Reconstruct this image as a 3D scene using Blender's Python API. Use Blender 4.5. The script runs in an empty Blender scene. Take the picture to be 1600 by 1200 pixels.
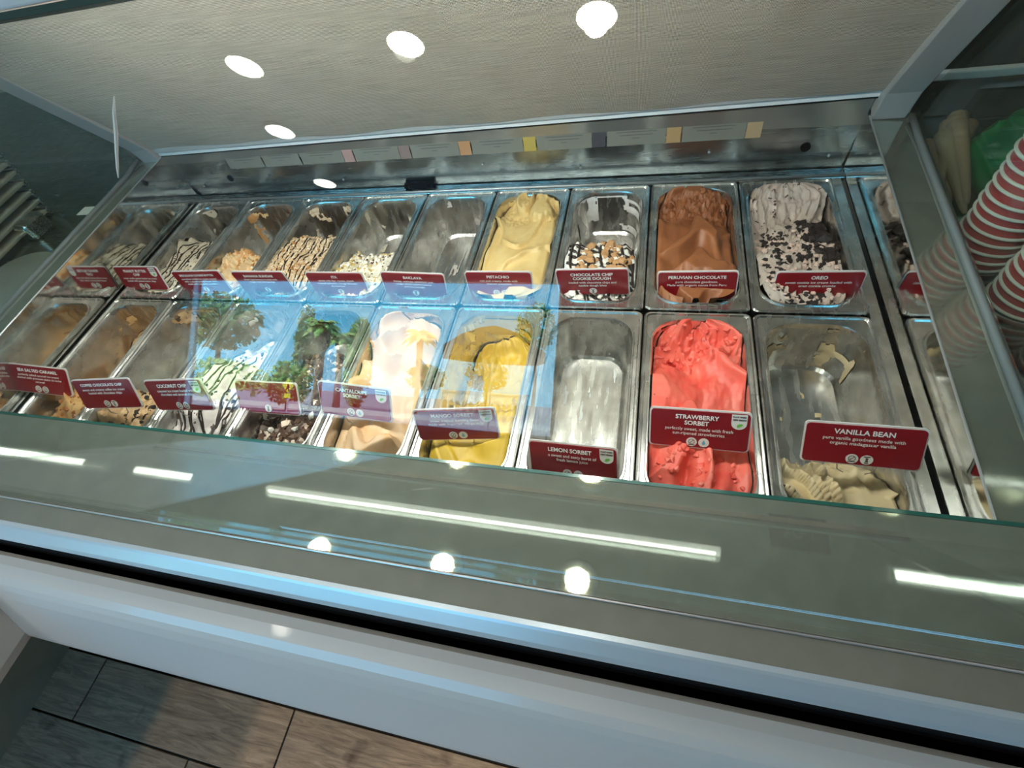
import bpy, bmesh, math, random
from mathutils import Vector, Matrix, noise
random.seed(7)
PI = math.pi
SC = bpy.context.scene
COL = SC.collection

# ------------------------------------------------------------------ camera, world, sun, exposure
CAM = Vector((1.36225, -0.58938, 0.6378))
RIGHT = Vector((0.9669477, 0.1894815, -0.1706133))
DOWN = Vector((0.0625533, -0.8249778, -0.5616927))
FWD = Vector((-0.2471826, 0.5324550, -0.8095631))
cd = bpy.data.cameras.new('camera'); cam = bpy.data.objects.new('camera', cd); COL.objects.link(cam)
M = Matrix.Identity(4)
for i in range(3):
    M[i][0] = RIGHT[i]; M[i][1] = -DOWN[i]; M[i][2] = -FWD[i]; M[i][3] = CAM[i]
cam.matrix_world = M
cd.sensor_width = 36; cd.lens = 744.4 / 1600 * 36; cd.clip_start = 0.01; cd.clip_end = 500
SC.camera = cam
SC.view_settings.view_transform = 'Standard'; SC.view_settings.look = 'None'
SC.view_settings.gamma = 1; SC.view_settings.use_curve_mapping = False
SC.view_settings.exposure = -0.02
SC.cycles.max_bounces = 10; SC.cycles.transparent_max_bounces = 16
SC.cycles.caustics_reflective = False; SC.cycles.caustics_refractive = False
SC.cycles.sample_clamp_indirect = 6

SKY_STRENGTH = 9.5
SUN_STRENGTH = 50.0
LED_EMIT = 10.0
SPOT_EMIT = 26.0
CASE_LED = 3.0
DOWN_W = 30

w = bpy.data.worlds.new('sky'); SC.world = w; w.use_nodes = True
nt = w.node_tree; nt.nodes.clear()
tc = nt.nodes.new('ShaderNodeTexCoord'); sx = nt.nodes.new('ShaderNodeSeparateXYZ')
ramp = nt.nodes.new('ShaderNodeValToRGB')
ramp.color_ramp.elements[0].position = 0.0; ramp.color_ramp.elements[0].color = (0.20, 0.62, 1, 1)
ramp.color_ramp.elements[1].position = 0.6; ramp.color_ramp.elements[1].color = (0.10, 0.34, 0.85, 1)
e = ramp.color_ramp.elements.new(0.16); e.color = (0.10, 0.56, 1.0, 1)
bg = nt.nodes.new('ShaderNodeBackground'); out = nt.nodes.new('ShaderNodeOutputWorld')
nt.links.new(tc.outputs['Generated'], sx.inputs[0]); nt.links.new(sx.outputs['Z'], ramp.inputs[0])
nt.links.new(ramp.outputs[0], bg.inputs[0]); bg.inputs[1].default_value = SKY_STRENGTH
nt.links.new(bg.outputs[0], out.inputs[0])
sd = bpy.data.lights.new('sun', 'SUN'); sd.energy = SUN_STRENGTH; sd.angle = 0.01; sd.color = (1, .95, .85)
sun = bpy.data.objects.new('sun', sd); COL.objects.link(sun)
sun.rotation_euler = Vector((0.45, -0.62, -0.85)).to_track_quat('-Z', 'Y').to_euler()

# ------------------------------------------------------------------ materials
def nodes(name):
    m = bpy.data.materials.new(name); m.use_nodes = True
    t = m.node_tree; return m, t, t.nodes['Principled BSDF']
def P(name, col, rough=.5, metal=0., bump=0., bscale=60., mix=None, mscale=8., coat=0., spec=None, bstretch=None):
    m, t, b = nodes(name)
    b.inputs['Base Color'].default_value = (*col, 1); b.inputs['Roughness'].default_value = rough
    b.inputs['Metallic'].default_value = metal; b.inputs['Coat Weight'].default_value = coat
    if spec is not None: b.inputs['Specular IOR Level'].default_value = spec
    N = t.nodes.new; L = t.links.new
    tc = N('ShaderNodeTexCoord')
    if mix:
        n = N('ShaderNodeTexNoise'); n.inputs['Scale'].default_value = mscale; n.inputs['Detail'].default_value = 6
        r = N('ShaderNodeValToRGB'); r.color_ramp.elements[0].position = .38; r.color_ramp.elements[1].position = .62
        r.color_ramp.elements[0].color = (*col, 1); r.color_ramp.elements[1].color = (*mix, 1)
        L(tc.outputs['Object'], n.inputs['Vector']); L(n.outputs['Fac'], r.inputs[0]); L(r.outputs[0], b.inputs['Base Color'])
    if bump:
        n = N('ShaderNodeTexNoise'); n.inputs['Scale'].default_value = bscale; n.inputs['Detail'].default_value = 5
        bp = N('ShaderNodeBump'); bp.inputs['Strength'].default_value = bump; bp.inputs['Distance'].default_value = .002
        if bstretch:
            mp = N('ShaderNodeMapping'); mp.inputs['Scale'].default_value = bstretch
            L(tc.outputs['Object'], mp.inputs[0]); L(mp.outputs[0], n.inputs['Vector'])
        else: L(tc.outputs['Object'], n.inputs['Vector'])
        L(n.outputs['Fac'], bp.inputs['Height']); L(bp.outputs[0], b.inputs['Normal'])
    return m
def steel(name, col=(.62, .62, .60), r0=.16, r1=.34, stretch=(4, 60, 60), bump=.08, scale=6., metal=1., var=.22):
    m, t, b = nodes(name); N = t.nodes.new; L = t.links.new
    b.inputs['Metallic'].default_value = metal; b.inputs['Base Color'].default_value = (*col, 1)
    tc = N('ShaderNodeTexCoord'); mp = N('ShaderNodeMapping'); mp.inputs['Scale'].default_value = stretch
    n = N('ShaderNodeTexNoise'); n.inputs['Scale'].default_value = scale; n.inputs['Detail'].default_value = 6
    L(tc.outputs['Object'], mp.inputs[0]); L(mp.outputs[0], n.inputs['Vector'])
    mr = N('ShaderNodeMapRange'); mr.inputs['To Min'].default_value = r0; mr.inputs['To Max'].default_value = r1
    mr.inputs['From Min'].default_value = .3; mr.inputs['From Max'].default_value = .7
    L(n.outputs['Fac'], mr.inputs['Value']); L(mr.outputs[0], b.inputs['Roughness'])
    bp = N('ShaderNodeBump'); bp.inputs['Strength'].default_value = bump; bp.inputs['Distance'].default_value = .001
    L(n.outputs['Fac'], bp.inputs['Height']); L(bp.outputs[0], b.inputs['Normal'])
    n2 = N('ShaderNodeTexNoise'); n2.inputs['Scale'].default_value = 30; n2.inputs['Detail'].default_value = 4
    L(tc.outputs['Object'], n2.inputs['Vector'])
    r = N('ShaderNodeValToRGB'); r.color_ramp.elements[0].position = .35; r.color_ramp.elements[1].position = .7
    r.color_ramp.elements[0].color = (*[c * (1 - var) for c in col], 1); r.color_ramp.elements[1].color = (*[min(1, c * (1 + var * .7)) for c in col], 1)
    L(n2.outputs['Fac'], r.inputs[0]); L(r.outputs[0], b.inputs['Base Color'])
    return m
def glass(name, tint=(.94, .98, .96), gain=1.0):
    m = bpy.data.materials.new(name); m.use_nodes = True; t = m.node_tree; t.nodes.clear(); N = t.nodes.new; L = t.links.new
    geo = N('ShaderNodeNewGeometry'); mx = N('ShaderNodeMix'); mx.data_type = 'FLOAT'
    mx.inputs[2].default_value = 1.5; mx.inputs[3].default_value = 1 / 1.5
    L(geo.outputs['Backfacing'], mx.inputs[0])
    fr = N('ShaderNodeFresnel'); L(mx.outputs[0], fr.inputs['IOR'])
    mul = N('ShaderNodeMath'); mul.operation = 'MULTIPLY'; mul.use_clamp = True; mul.inputs[1].default_value = gain
    L(fr.outputs[0], mul.inputs[0])
    tr = N('ShaderNodeBsdfTransparent'); tr.inputs[0].default_value = (*tint, 1)
    gl = N('ShaderNodeBsdfGlossy'); gl.inputs['Roughness'].default_value = 0
    ms = N('ShaderNodeMixShader'); L(mul.outputs[0], ms.inputs[0]); L(tr.outputs[0], ms.inputs[1]); L(gl.outputs[0], ms.inputs[2])
    o = N('ShaderNodeOutputMaterial'); L(ms.outputs[0], o.inputs[0]); return m
def emit(name, col, s):
    m = bpy.data.materials.new(name); m.use_nodes = True; t = m.node_tree; t.nodes.clear()
    em = t.nodes.new('ShaderNodeEmission'); em.inputs[0].default_value = (*col, 1); em.inputs[1].default_value = s
    o = t.nodes.new('ShaderNodeOutputMaterial'); t.links.new(em.outputs[0], o.inputs[0]); return m

STEEL = steel('brushed_steel', bump=.015)
PANST = steel('pan_steel', (.80, .775, .74), .17, .33, (14, 2.5, 6), .018, 5)
LEDGE = steel('polished_ledge', (.64, .66, .58), .012, .045, (1, 30, 30), .002, metal=.82, var=.06)
SIDEL = steel('polished_side', (.62, .65, .57), .03, .10, (30, 1, 30), .004, metal=.85, var=.06)
MIRR = steel('mirror_wall', (.80, .81, .78), .04, .09, (30, 2, 30), .004, var=.06)
BACKW = steel('back_panel_steel', (.34, .40, .42), .18, .30, (2, 20, 20), .008)
ALU = P('satin_aluminium', (.55, .57, .58), .35, .75, .02, 300)
FRAME = P('grey_powder_frame', (.42, .43, .44), .42, .2, .15, 900)
WHITE = P('white_enamel', (.80, .82, .84), .28, 0, coat=.3)
CREAM = P('white_bumper', (.46, .47, .465), .33, 0, .03, 200, coat=.15)
BLUEW = P('pale_aluminium_profile', (.50, .58, .64), .32, .35)
BLACK = P('black_rubber', (.006, .006, .007), .9, spec=.05)
DARK = P('dark_well', (.02, .022, .022), .6)
GASK = P('grey_gasket', (.16, .18, .185), .5)
GREENEDGE = P('green_glass_edge', (.02, .10, .085), .12, coat=.5)
GLASS = glass('clear_glass')
GLASSG = glass('green_tinted_glass', (.90, .955, .93))
WALLM = P('warm_wall_paint', (.74, .71, .58), .8)
CEILM = P('ceiling_paint', (.80, .79, .70), .85)
LEDM = emit('led_tube_glow', (1, .98, .93), LED_EMIT)
SPOTM = emit('downlight_glow', (1, .95, .82), SPOT_EMIT)
SPOTW = emit('warm_downlight_glow', (1, .88, .5), 4)
CASEM = emit('case_led_glow', (1, .99, .96), CASE_LED)

# woven blind
m, t, b = nodes('woven_blind'); N = t.nodes.new; L = t.links.new
tc = N('ShaderNodeTexCoord'); mp = N('ShaderNodeMapping'); L(tc.outputs['UV'], mp.inputs[0])
w1 = N('ShaderNodeTexWave'); w1.bands_direction = 'X'; w1.inputs['Scale'].default_value = 74; w1.inputs['Distortion'].default_value = .6; w1.inputs['Detail'].default_value = 1
w2 = N('ShaderNodeTexWave'); w2.bands_direction = 'Y'; w2.inputs['Scale'].default_value = 58; w2.inputs['Distortion'].default_value = .6; w2.inputs['Detail'].default_value = 1
L(mp.outputs[0], w1.inputs[0]); L(mp.outputs[0], w2.inputs[0])
mu = N('ShaderNodeMath'); mu.operation = 'ADD'; L(w1.outputs['Fac'], mu.inputs[0]); L(w2.outputs['Fac'], mu.inputs[1])
mp2 = N('ShaderNodeMapping'); mp2.inputs['Scale'].default_value = (5, 160, 1); L(tc.outputs['UV'], mp2.inputs[0])
nz = N('ShaderNodeTexNoise'); nz.inputs['Scale'].default_value = 1.2; nz.inputs['Detail'].default_value = 5; L(mp2.outputs[0], nz.inputs['Vector'])
ma = N('ShaderNodeMath'); ma.operation = 'MULTIPLY_ADD'; ma.inputs[1].default_value = 1.3; L(nz.outputs['Fac'], ma.inputs[0]); L(mu.outputs[0], ma.inputs[2])
r = N('ShaderNodeValToRGB'); r.color_ramp.elements[0].position = .35; r.color_ramp.elements[1].position = 1.0
r.color_ramp.elements[0].color = (.13, .105, .082, 1); r.color_ramp.elements[1].color = (.86, .76, .64, 1)
dv = N('ShaderNodeMath'); dv.operation = 'MULTIPLY'; dv.inputs[1].default_value = .42; L(ma.outputs[0], dv.inputs[0]); L(dv.outputs[0], r.inputs[0])
L(r.outputs[0], b.inputs['Base Color']); b.inputs['Roughness'].default_value = .8
bp = N('ShaderNodeBump'); bp.inputs['Strength'].default_value = .5; bp.inputs['Distance'].default_value = .001; L(mu.outputs[0], bp.inputs['Height']); L(bp.outputs[0], b.inputs['Normal'])
BLIND = m

def wood(name, base, dark):
    m, t, b = nodes(name); N = t.nodes.new; L = t.links.new
    tc = N('ShaderNodeTexCoord'); oi = N('ShaderNodeObjectInfo'); ad = N('ShaderNodeVectorMath'); ad.operation = 'MULTIPLY_ADD'
    ad.inputs[1].default_value = (1, 1, 1)
    cb = N('ShaderNodeMath'); cb.operation = 'MULTIPLY'; cb.inputs[1].default_value = 40; L(oi.outputs['Random'], cb.inputs[0])
    L(tc.outputs['Object'], ad.inputs[0]); L(cb.outputs[0], ad.inputs[2])
    mp = N('ShaderNodeMapping'); mp.inputs['Scale'].default_value = (2.2, 22, 1); L(ad.outputs[0], mp.inputs[0])
    n = N('ShaderNodeTexNoise'); n.inputs['Scale'].default_value = 2.4; n.inputs['Detail'].default_value = 10; n.inputs['Distortion'].default_value = 1.6; n.inputs['Roughness'].default_value = .68
    L(mp.outputs[0], n.inputs['Vector'])
    n2 = N('ShaderNodeTexNoise'); n2.inputs['Scale'].default_value = 7; n2.inputs['Detail'].default_value = 3; L(ad.outputs[0], n2.inputs['Vector'])
    r = N('ShaderNodeValToRGB'); r.color_ramp.elements[0].position = .3; r.color_ramp.elements[1].position = .68
    r.color_ramp.elements[0].color = (*dark, 1); r.color_ramp.elements[1].color = (*base, 1)
    L(n.outputs['Fac'], r.inputs[0])
    r2 = N('ShaderNodeValToRGB'); r2.color_ramp.elements[0].position = .26; r2.color_ramp.elements[1].position = .36
    r2.color_ramp.elements[0].color = (.35, .3, .27, 1); r2.color_ramp.elements[1].color = (1, 1, 1, 1); L(n2.outputs['Fac'], r2.inputs[0])
    mx = N('ShaderNodeMix'); mx.data_type = 'RGBA'; mx.blend_type = 'MULTIPLY'; mx.inputs[0].default_value = .9
    L(r.outputs[0], mx.inputs[6]); L(r2.outputs[0], mx.inputs[7]); L(mx.outputs[2], b.inputs['Base Color'])
    b.inputs['Roughness'].default_value = .6; b.inputs['Specular IOR Level'].default_value = .25
    bp = N('ShaderNodeBump'); bp.inputs['Strength'].default_value = .25; bp.inputs['Distance'].default_value = .002; L(n.outputs['Fac'], bp.inputs['Height']); L(bp.outputs[0], b.inputs['Normal'])
    return m
TILE = wood('wood_look_tile', (.80, .50, .28), (.30, .175, .095))

def cream_mat(name, c1, c2, speck=None, sdens=.0, sscale=90, rough=.42, bump=.35, bscale=120):
    m, t, b = nodes(name); N = t.nodes.new; L = t.links.new
    tc = N('ShaderNodeTexCoord')
    n = N('ShaderNodeTexNoise'); n.inputs['Scale'].default_value = 28; n.inputs['Detail'].default_value = 6; n.inputs['Distortion'].default_value = .8
    L(tc.outputs['Object'], n.inputs['Vector'])
    r = N('ShaderNodeValToRGB'); r.color_ramp.elements[0].position = .38; r.color_ramp.elements[1].position = .62
    r.color_ramp.elements[0].color = (*c1, 1); r.color_ramp.elements[1].color = (*c2, 1); L(n.outputs['Fac'], r.inputs[0])
    last = r.outputs[0]
    if speck:
        v = N('ShaderNodeTexNoise'); v.inputs['Scale'].default_value = sscale; v.inputs['Detail'].default_value = 3; L(tc.outputs['Object'], v.inputs['Vector'])
        g = N('ShaderNodeMath'); g.operation = 'GREATER_THAN'; g.inputs[1].default_value = 1 - sdens; L(v.outputs['Fac'], g.inputs[0])
        mx = N('ShaderNodeMix'); mx.data_type = 'RGBA'; L(g.outputs[0], mx.inputs[0]); L(last, mx.inputs[6]); mx.inputs[7].default_value = (*speck, 1)
        last = mx.outputs[2]
    L(last, b.inputs['Base Color']); b.inputs['Roughness'].default_value = rough
    n3 = N('ShaderNodeTexNoise'); n3.inputs['Scale'].default_value = bscale; n3.inputs['Detail'].default_value = 5; L(tc.outputs['Object'], n3.inputs['Vector'])
    bp = N('ShaderNodeBump'); bp.inputs['Strength'].default_value = bump; bp.inputs['Distance'].default_value = .003; L(n3.outputs['Fac'], bp.inputs['Height']); L(bp.outputs[0], b.inputs['Normal'])
    return m

# ------------------------------------------------------------------ mesh helpers
def link(name, verts, faces, mat, parent=None, smooth=False, bevel=0, uv=None):
    me = bpy.data.meshes.new(name); me.from_pydata([tuple(v) for v in verts], [], faces); me.update()
    if isinstance(mat, (list, tuple)):
        for q in mat: me.materials.append(q)
    elif mat: me.materials.append(mat)
    o = bpy.data.objects.new(name, me); COL.objects.link(o)
    if parent is not None: o.parent = parent
    if smooth:
        for p in me.polygons: p.use_smooth = True
    if bevel:
        md = o.modifiers.new('bevel', 'BEVEL'); md.width = bevel; md.segments = 2; md.limit_method = 'ANGLE'
    return o
class MB:
    def __init__(s): s.v = []; s.f = []
    def add(s, vs, fs):
        k = len(s.v); s.v += [tuple(v) for v in vs]; s.f += [tuple(i + k for i in f) for f in fs]; return s
    def box(s, x0, x1, y0, y1, z0, z1):
        return s.add([(x, y, z) for z in (z0, z1) for y in (y0, y1) for x in (x0, x1)],
                     [(0, 2, 3, 1), (4, 5, 7, 6), (0, 1, 5, 4), (2, 6, 7, 3), (0, 4, 6, 2), (1, 3, 7, 5)])
    def prism_x(s, prof, x0, x1):  # closed (y,z) profile extruded along X
        n = len(prof); vs = [(x0, y, z) for y, z in prof] + [(x1, y, z) for y, z in prof]
        fs = [(i, (i + 1) % n, n + (i + 1) % n, n + i) for i in range(n)] + [tuple(range(n))[::-1], tuple(range(n, 2 * n))]
        return s.add(vs, fs)
    def prism_z(s, prof, z0, z1):
        n = len(prof); vs = [(x, y, z0) for x, y in prof] + [(x, y, z1) for x, y in prof]
        fs = [(i, (i + 1) % n, n + (i + 1) % n, n + i) for i in range(n)] + [tuple(range(n))[::-1], tuple(range(n, 2 * n))]
        return s.add(vs, fs)
    def prism_y(s, prof, y0, y1):  # (x,z)
        n = len(prof); vs = [(x, y0, z) for x, z in prof] + [(x, y1, z) for x, z in prof]
        fs = [(i, (i + 1) % n, n + (i + 1) % n, n + i) for i in range(n)] + [tuple(range(n))[::-1], tuple(range(n, 2 * n))]
        return s.add(vs, fs)
    def tube(s, pts, r, n=6, cap=True):
        pts = [Vector(p) for p in pts]; rings = []
        for i, p in enumerate(pts):
            d = (pts[min(i + 1, len(pts) - 1)] - pts[max(i - 1, 0)]).normalized()
            a = d.orthogonal() if abs(d.z) > .9 else d.cross(Vector((0, 0, 1)))
            a.normalize(); c = d.cross(a); rr = r[i] if isinstance(r, (list, tuple)) else r
            rings.append([p + a * math.cos(2 * PI * k / n) * rr + c * math.sin(2 * PI * k / n) * rr for k in range(n)])
        vs = [v for R in rings for v in R]
        fs = [(i * n + k, i * n + (k + 1) % n, (i + 1) * n + (k + 1) % n, (i + 1) * n + k) for i in range(len(pts) - 1) for k in range(n)]
        if cap: fs += [tuple(range(n))[::-1], tuple(range((len(pts) - 1) * n, len(pts) * n))]
        return s.add(vs, fs)
    def lathe(s, prof, n=24, c=(0, 0, 0)):
        vs = [(c[0] + r * math.cos(2 * PI * k / n), c[1] + r * math.sin(2 * PI * k / n), c[2] + z) for r, z in prof for k in range(n)]
        fs = [(i * n + k, i * n + (k + 1) % n, (i + 1) * n + (k + 1) % n, (i + 1) * n + k) for i in range(len(prof) - 1) for k in range(n)]
        return s.add(vs, fs)
    def blob(s, c, r, seed=0, jag=.35, squash=1.):
        t = (1 + 5 ** .5) / 2
        b = [(-1, t, 0), (1, t, 0), (-1, -t, 0), (1, -t, 0), (0, -1, t), (0, 1, t), (0, -1, -t), (0, 1, -t), (t, 0, -1), (t, 0, 1), (-t, 0, -1), (-t, 0, 1)]
        F = [(0, 11, 5), (0, 5, 1), (0, 1, 7), (0, 7, 10), (0, 10, 11), (1, 5, 9), (5, 11, 4), (11, 10, 2), (10, 7, 6), (7, 1, 8), (3, 9, 4), (3, 4, 2), (3, 2, 6), (3, 6, 8), (3, 8, 9), (4, 9, 5), (2, 4, 11), (6, 2, 10), (8, 6, 7), (9, 8, 1)]
        R = random.Random(seed); q = Matrix.Rotation(R.random() * 6, 3, Vector((R.random() - .5, R.random() - .5, R.random() - .5 + 1e-3)).normalized())
        vs = []
        for p in b:
            d = q @ Vector(p).normalized() * r * (1 + jag * (R.random() - .5) * 2)
            vs.append((c[0] + d.x, c[1] + d.y, c[2] + d.z * squash))
        return s.add(vs, F)
    def out(s, name, mat, parent=None, **k): return link(name, s.v, s.f, mat, parent, **k)
def thing(name, label, cat, loc=(0, 0, 0), group=None):
    o = bpy.data.objects.new(name, None); COL.objects.link(o); o.empty_display_size = .02
    o.location = loc; o['label'] = label; o['category'] = cat
    if group: o['group'] = group
    return o
def tag(o, label, cat, group=None, kind=None):
    o['label'] = label; o['category'] = cat
    if group: o['group'] = group
    if kind: o['kind'] = kind
    return o
def struct(o): o['kind'] = 'structure'; return o

# ------------------------------------------------------------------ room shell
X0, X1, Y0, Y1, ZF, ZC = -4.2, 5.2, -3.5, 3.0, -1.0, 1.7
grout = struct(MB().box(X0, X1, Y0, Y1, ZF - .1, ZF - .006).out('floor', P('dark_grout', (.03, .028, .025), .9)))
L_, W_ = .765, .183
for row in range(-1, 8):
    y1 = -.76 - row * W_; off = {0: -.35, 1: .13, 2: -.12}.get(row % 3, 0)
    lo = off - L_ * 3
    for k in range(9):
        a = lo + k * L_; bx_ = a + L_
        if bx_ < -.6 or a > 3.2: continue
        if row > 3 and (bx_ < -.2 or a > 2): continue
        p = MB().box(a + .003, bx_ - .003, y1 - W_ + .003, y1 - .003, ZF - .006, ZF).out('plank', TILE, grout, bevel=.0015)
struct(MB().box(X0, X1, Y0 - .2, Y1 + .2, ZC, ZC + .15).out('ceiling', CEILM))
struct(MB().box(X0, X1, Y1, Y1 + .15, ZF, ZC).out('wall_back', WALLM))
struct(MB().box(X0 - .15, X0, Y0 - .2, Y1 + .15, ZF, ZC).out('wall_left', WALLM))
struct(MB().box(X1, X1 + .15, Y0 - .2, Y1 + .15, ZF, ZC).out('wall_right', WALLM))
WX0, WX1, WZ0, WZ1 = -2.75, .80, -.05, 1.19
wf = MB().box(X0, WX0, Y0 - .15, Y0, ZF, ZC).box(WX1, X1, Y0 - .15, Y0, ZF, ZC).box(WX0, WX1, Y0 - .15, Y0, ZF, WZ0).box(WX0, WX1, Y0 - .15, Y0, WZ1, ZC)
struct(wf.out('wall_front', P('shopfront_wall', (.42, .40, .34), .8)))
wn = struct(MB().box(WX0, WX1, Y0 - .09, Y0 - .04, WZ0, WZ0 + .03).box(WX0, WX1, Y0 - .09, Y0 - .04, WZ1 - .03, WZ1)
            .box(WX0, WX0 + .03, Y0 - .09, Y0 - .04, WZ0, WZ1).box(WX1 - .03, WX1, Y0 - .09, Y0 - .04, WZ0, WZ1).out('window_1', ALU))
MB().box(WX0 + .03, WX1 - .03, Y0 - .07, Y0 - .062, WZ0 + .03, WZ1 - .03).out('pane', GLASS, wn)

# ceiling lights
for i, (x, y) in enumerate([(-.457, -1.707), (.361, -1.694), (1.144, -1.677), (-.696, -2.218), (-.867, -2.867), (-.13, .29), (.51, .32), (1.19, .32), (-.07, -.23), (.57, -.21), (1.18, -.18)]):
    nth = ['leftmost of three', 'middle of three', 'rightmost of three', 'single one nearer the window', 'last one before the window', 'left of three', 'middle of three', 'right of three', 'left of three', 'middle of three', 'right of three'][i]
    row = 'window-side row' if y < -1 else ('row above the display case front' if y < 0 else 'row above the display case back')
    t = thing('downlight', 'round recessed ceiling downlight, %s, %s' % (nth, row), 'ceiling light', (x, y, ZC), 'recessed ceiling downlights, ' + row)
    MB().lathe([(.076, -.002), (.076, -.006), (.092, -.006), (.096, 0), (.076, 0)], 28).out('trim_ring', WHITE, t, smooth=True)
    rr = .076 if y < -1 else .05
    vs = [(rr * math.cos(2 * PI * k / 28), rr * math.sin(2 * PI * k / 28), -.004) for k in range(28)]
    link('lens', vs, [tuple(range(28))[::-1]], SPOTM if y < -1 else SPOTW, t)
    lp = bpy.data.lights.new('downlight_lamp', 'SPOT'); lp.energy = DOWN_W if y < -1 else (4 if y < 0 else 9); lp.spot_size = math.radians(115); lp.spot_blend = .6; lp.shadow_soft_size = .05; lp.color = (1, .93, .80)
    lo = bpy.data.objects.new('downlight_lamp', lp); COL.objects.link(lo); lo.parent = t; lo.location = (0, 0, -.02)
for (xa, xb, nm) in [(-.48, 1.77, 'long added fill light on the ceiling behind the case, out of view'), (2.39, 4.6, 'linear ceiling light above the cup counter'), (-1.43, -1.02, 'short linear ceiling light left of the long one'), (-4.0, -1.84, 'linear ceiling light over the far left counter')]:
    t = thing('linear_light', nm, 'ceiling light', ((xa + xb) / 2, 1.5 if xa == -.48 else .03, ZC))  # the long one behind the case is an added, unseen ambient fill
    h = (xb - xa) / 2
    MB().box(-h, h, -.03, .03, -.02, 0).out('housing', WHITE, t)
    MB().box(-h, h, -.017, .017, -.026, -.0202).out('diffuser', LEDM, t)
pl = MB().box(1.96, 2.18, .08, .22, ZC - .012, ZC - .001).out('ceiling_plate', P('grey_plate', (.04, .045, .055), .5))
tag(pl, 'small dark grey plate lettered API on the ceiling', 'sign')

# ------------------------------------------------------------------ display case
case = thing('display_case', 'long glass-fronted ice cream display case with steel interior and roller blind', 'display case', (0, 0, 0))
def part(mb, name, mat, parent=None, **k): return mb.out(name, mat, parent or case, **k)
AX0, AX1 = .155, 1.735          # inner mirror walls
def slab(quad, th, nrm):
    q = [Vector(p) for p in quad]; n = Vector(nrm).normalized() * th
    vs = q + [p + n for p in q]; k = len(q)
    fs = [tuple(range(k))[::-1], tuple(range(k, 2 * k))] + [(i, (i + 1) % k, k + (i + 1) % k, k + i) for i in range(k)]
    return MB().add(vs, fs)
# well
part(MB().box(AX0, AX1, -.36, .385, -.16, -.15).box(AX0, AX0 + .004, -.36, .385, -.15, -.012).box(AX1 - .004, AX1, -.36, .385, -.15, -.012).box(AX0, AX1, -.364, -.358, -.15, .0).box(AX0, AX1, .375, .383, -.15, -.006), 'well', DARK)
part(MB().box(.159, .1712, -.355, .372, -.012, -.004), 'support_rail', PANST)
part(MB().box(1.7145, 1.7305, -.355, .372, -.012, -.004), 'support_rail', PANST)
# mirror side walls, tops follow the measured edge
part(slab([(AX0, -.35, 0), (AX0, .385, 0), (AX0, .385, .128), (AX0, -.35, .10)][::1], .003, (-1, 0, 0)), 'side_liner', MIRR)
part(slab([(AX1, -.35, 0), (AX1, .385, 0), (AX1, .385, .113), (AX1, -.35, .068)], .003, (1, 0, 0)), 'side_liner', MIRR)
part(MB().tube([(AX0 - .001, -.35, .101), (AX0 - .001, .37, .129)], .0016, 6), 'liner_lip', ALU)
part(MB().tube([(AX1 + .001, -.35, .069), (AX1 + .001, .37, .114)], .0016, 6), 'liner_lip', ALU)
# side ledges
part(slab([(AX0 - .003, -.40, .098), (AX0 - .003, .385, .126), (.085, .385, .122), (.085, -.40, .092)], .004, (0, 0, -1)), 'side_ledge', SIDEL)
part(slab([(AX1 + .003, -.36, .066), (AX1 + .003, .385, .110), (1.812, .385, .106), (1.812, -.36, .062)], .004, (0, 0, -1)), 'side_ledge', SIDEL)
# rear shelf and back panel
part(MB().box(AX0 + .001, AX1 - .001, .358, .389, -.004, .004), 'rear_shelf', STEEL, bevel=.001)
part(MB().tube([(AX0 + .002, .3625, .006), (AX1 - .002, .3625, .006)], .003, 8), 'rear_shelf_lip', ALU, smooth=True)
back = part(slab([(AX0 - .003, .392, .0), (AX1 + .003, .392, .0), (AX1 + .003, .380, .143), (AX0 - .003, .380, .129)], .004, (0, 1, 0)), 'back_panel', BACKW)
part(slab([(AX0, .3895, .076), (AX1, .3885, .079), (AX1, .3800, .1415), (AX0, .3805, .1270)], -.0025, (0, 1, .08)), 'upper_splash_strip', P('dull_strip', (.30, .30, .28), .22, .6))
for x in (.30, 1.655):
    o = MB().lathe([(0, -.002), (.0085, -.002), (.0085, 0), (0, 0)], 18).out('drain_hole', BLACK, case); o.rotation_euler = (PI / 2, 0, 0); o.location = (x, .385, .052)
for i, x in enumerate((.2, .42, .63, 1.0, 1.22, 1.48, 1.70)):
    MB().blob((x, .384, .034 + .02 * (i % 2)), .003, i, .05).out('screw', ALU, case, smooth=True)
part(MB().box(.79, .865, .376, .388, .006, .016).box(.795, .803, .372, .377, .008, .013).box(.85, .858, .372, .377, .008, .013), 'thermometer_clip', BLACK)
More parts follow.
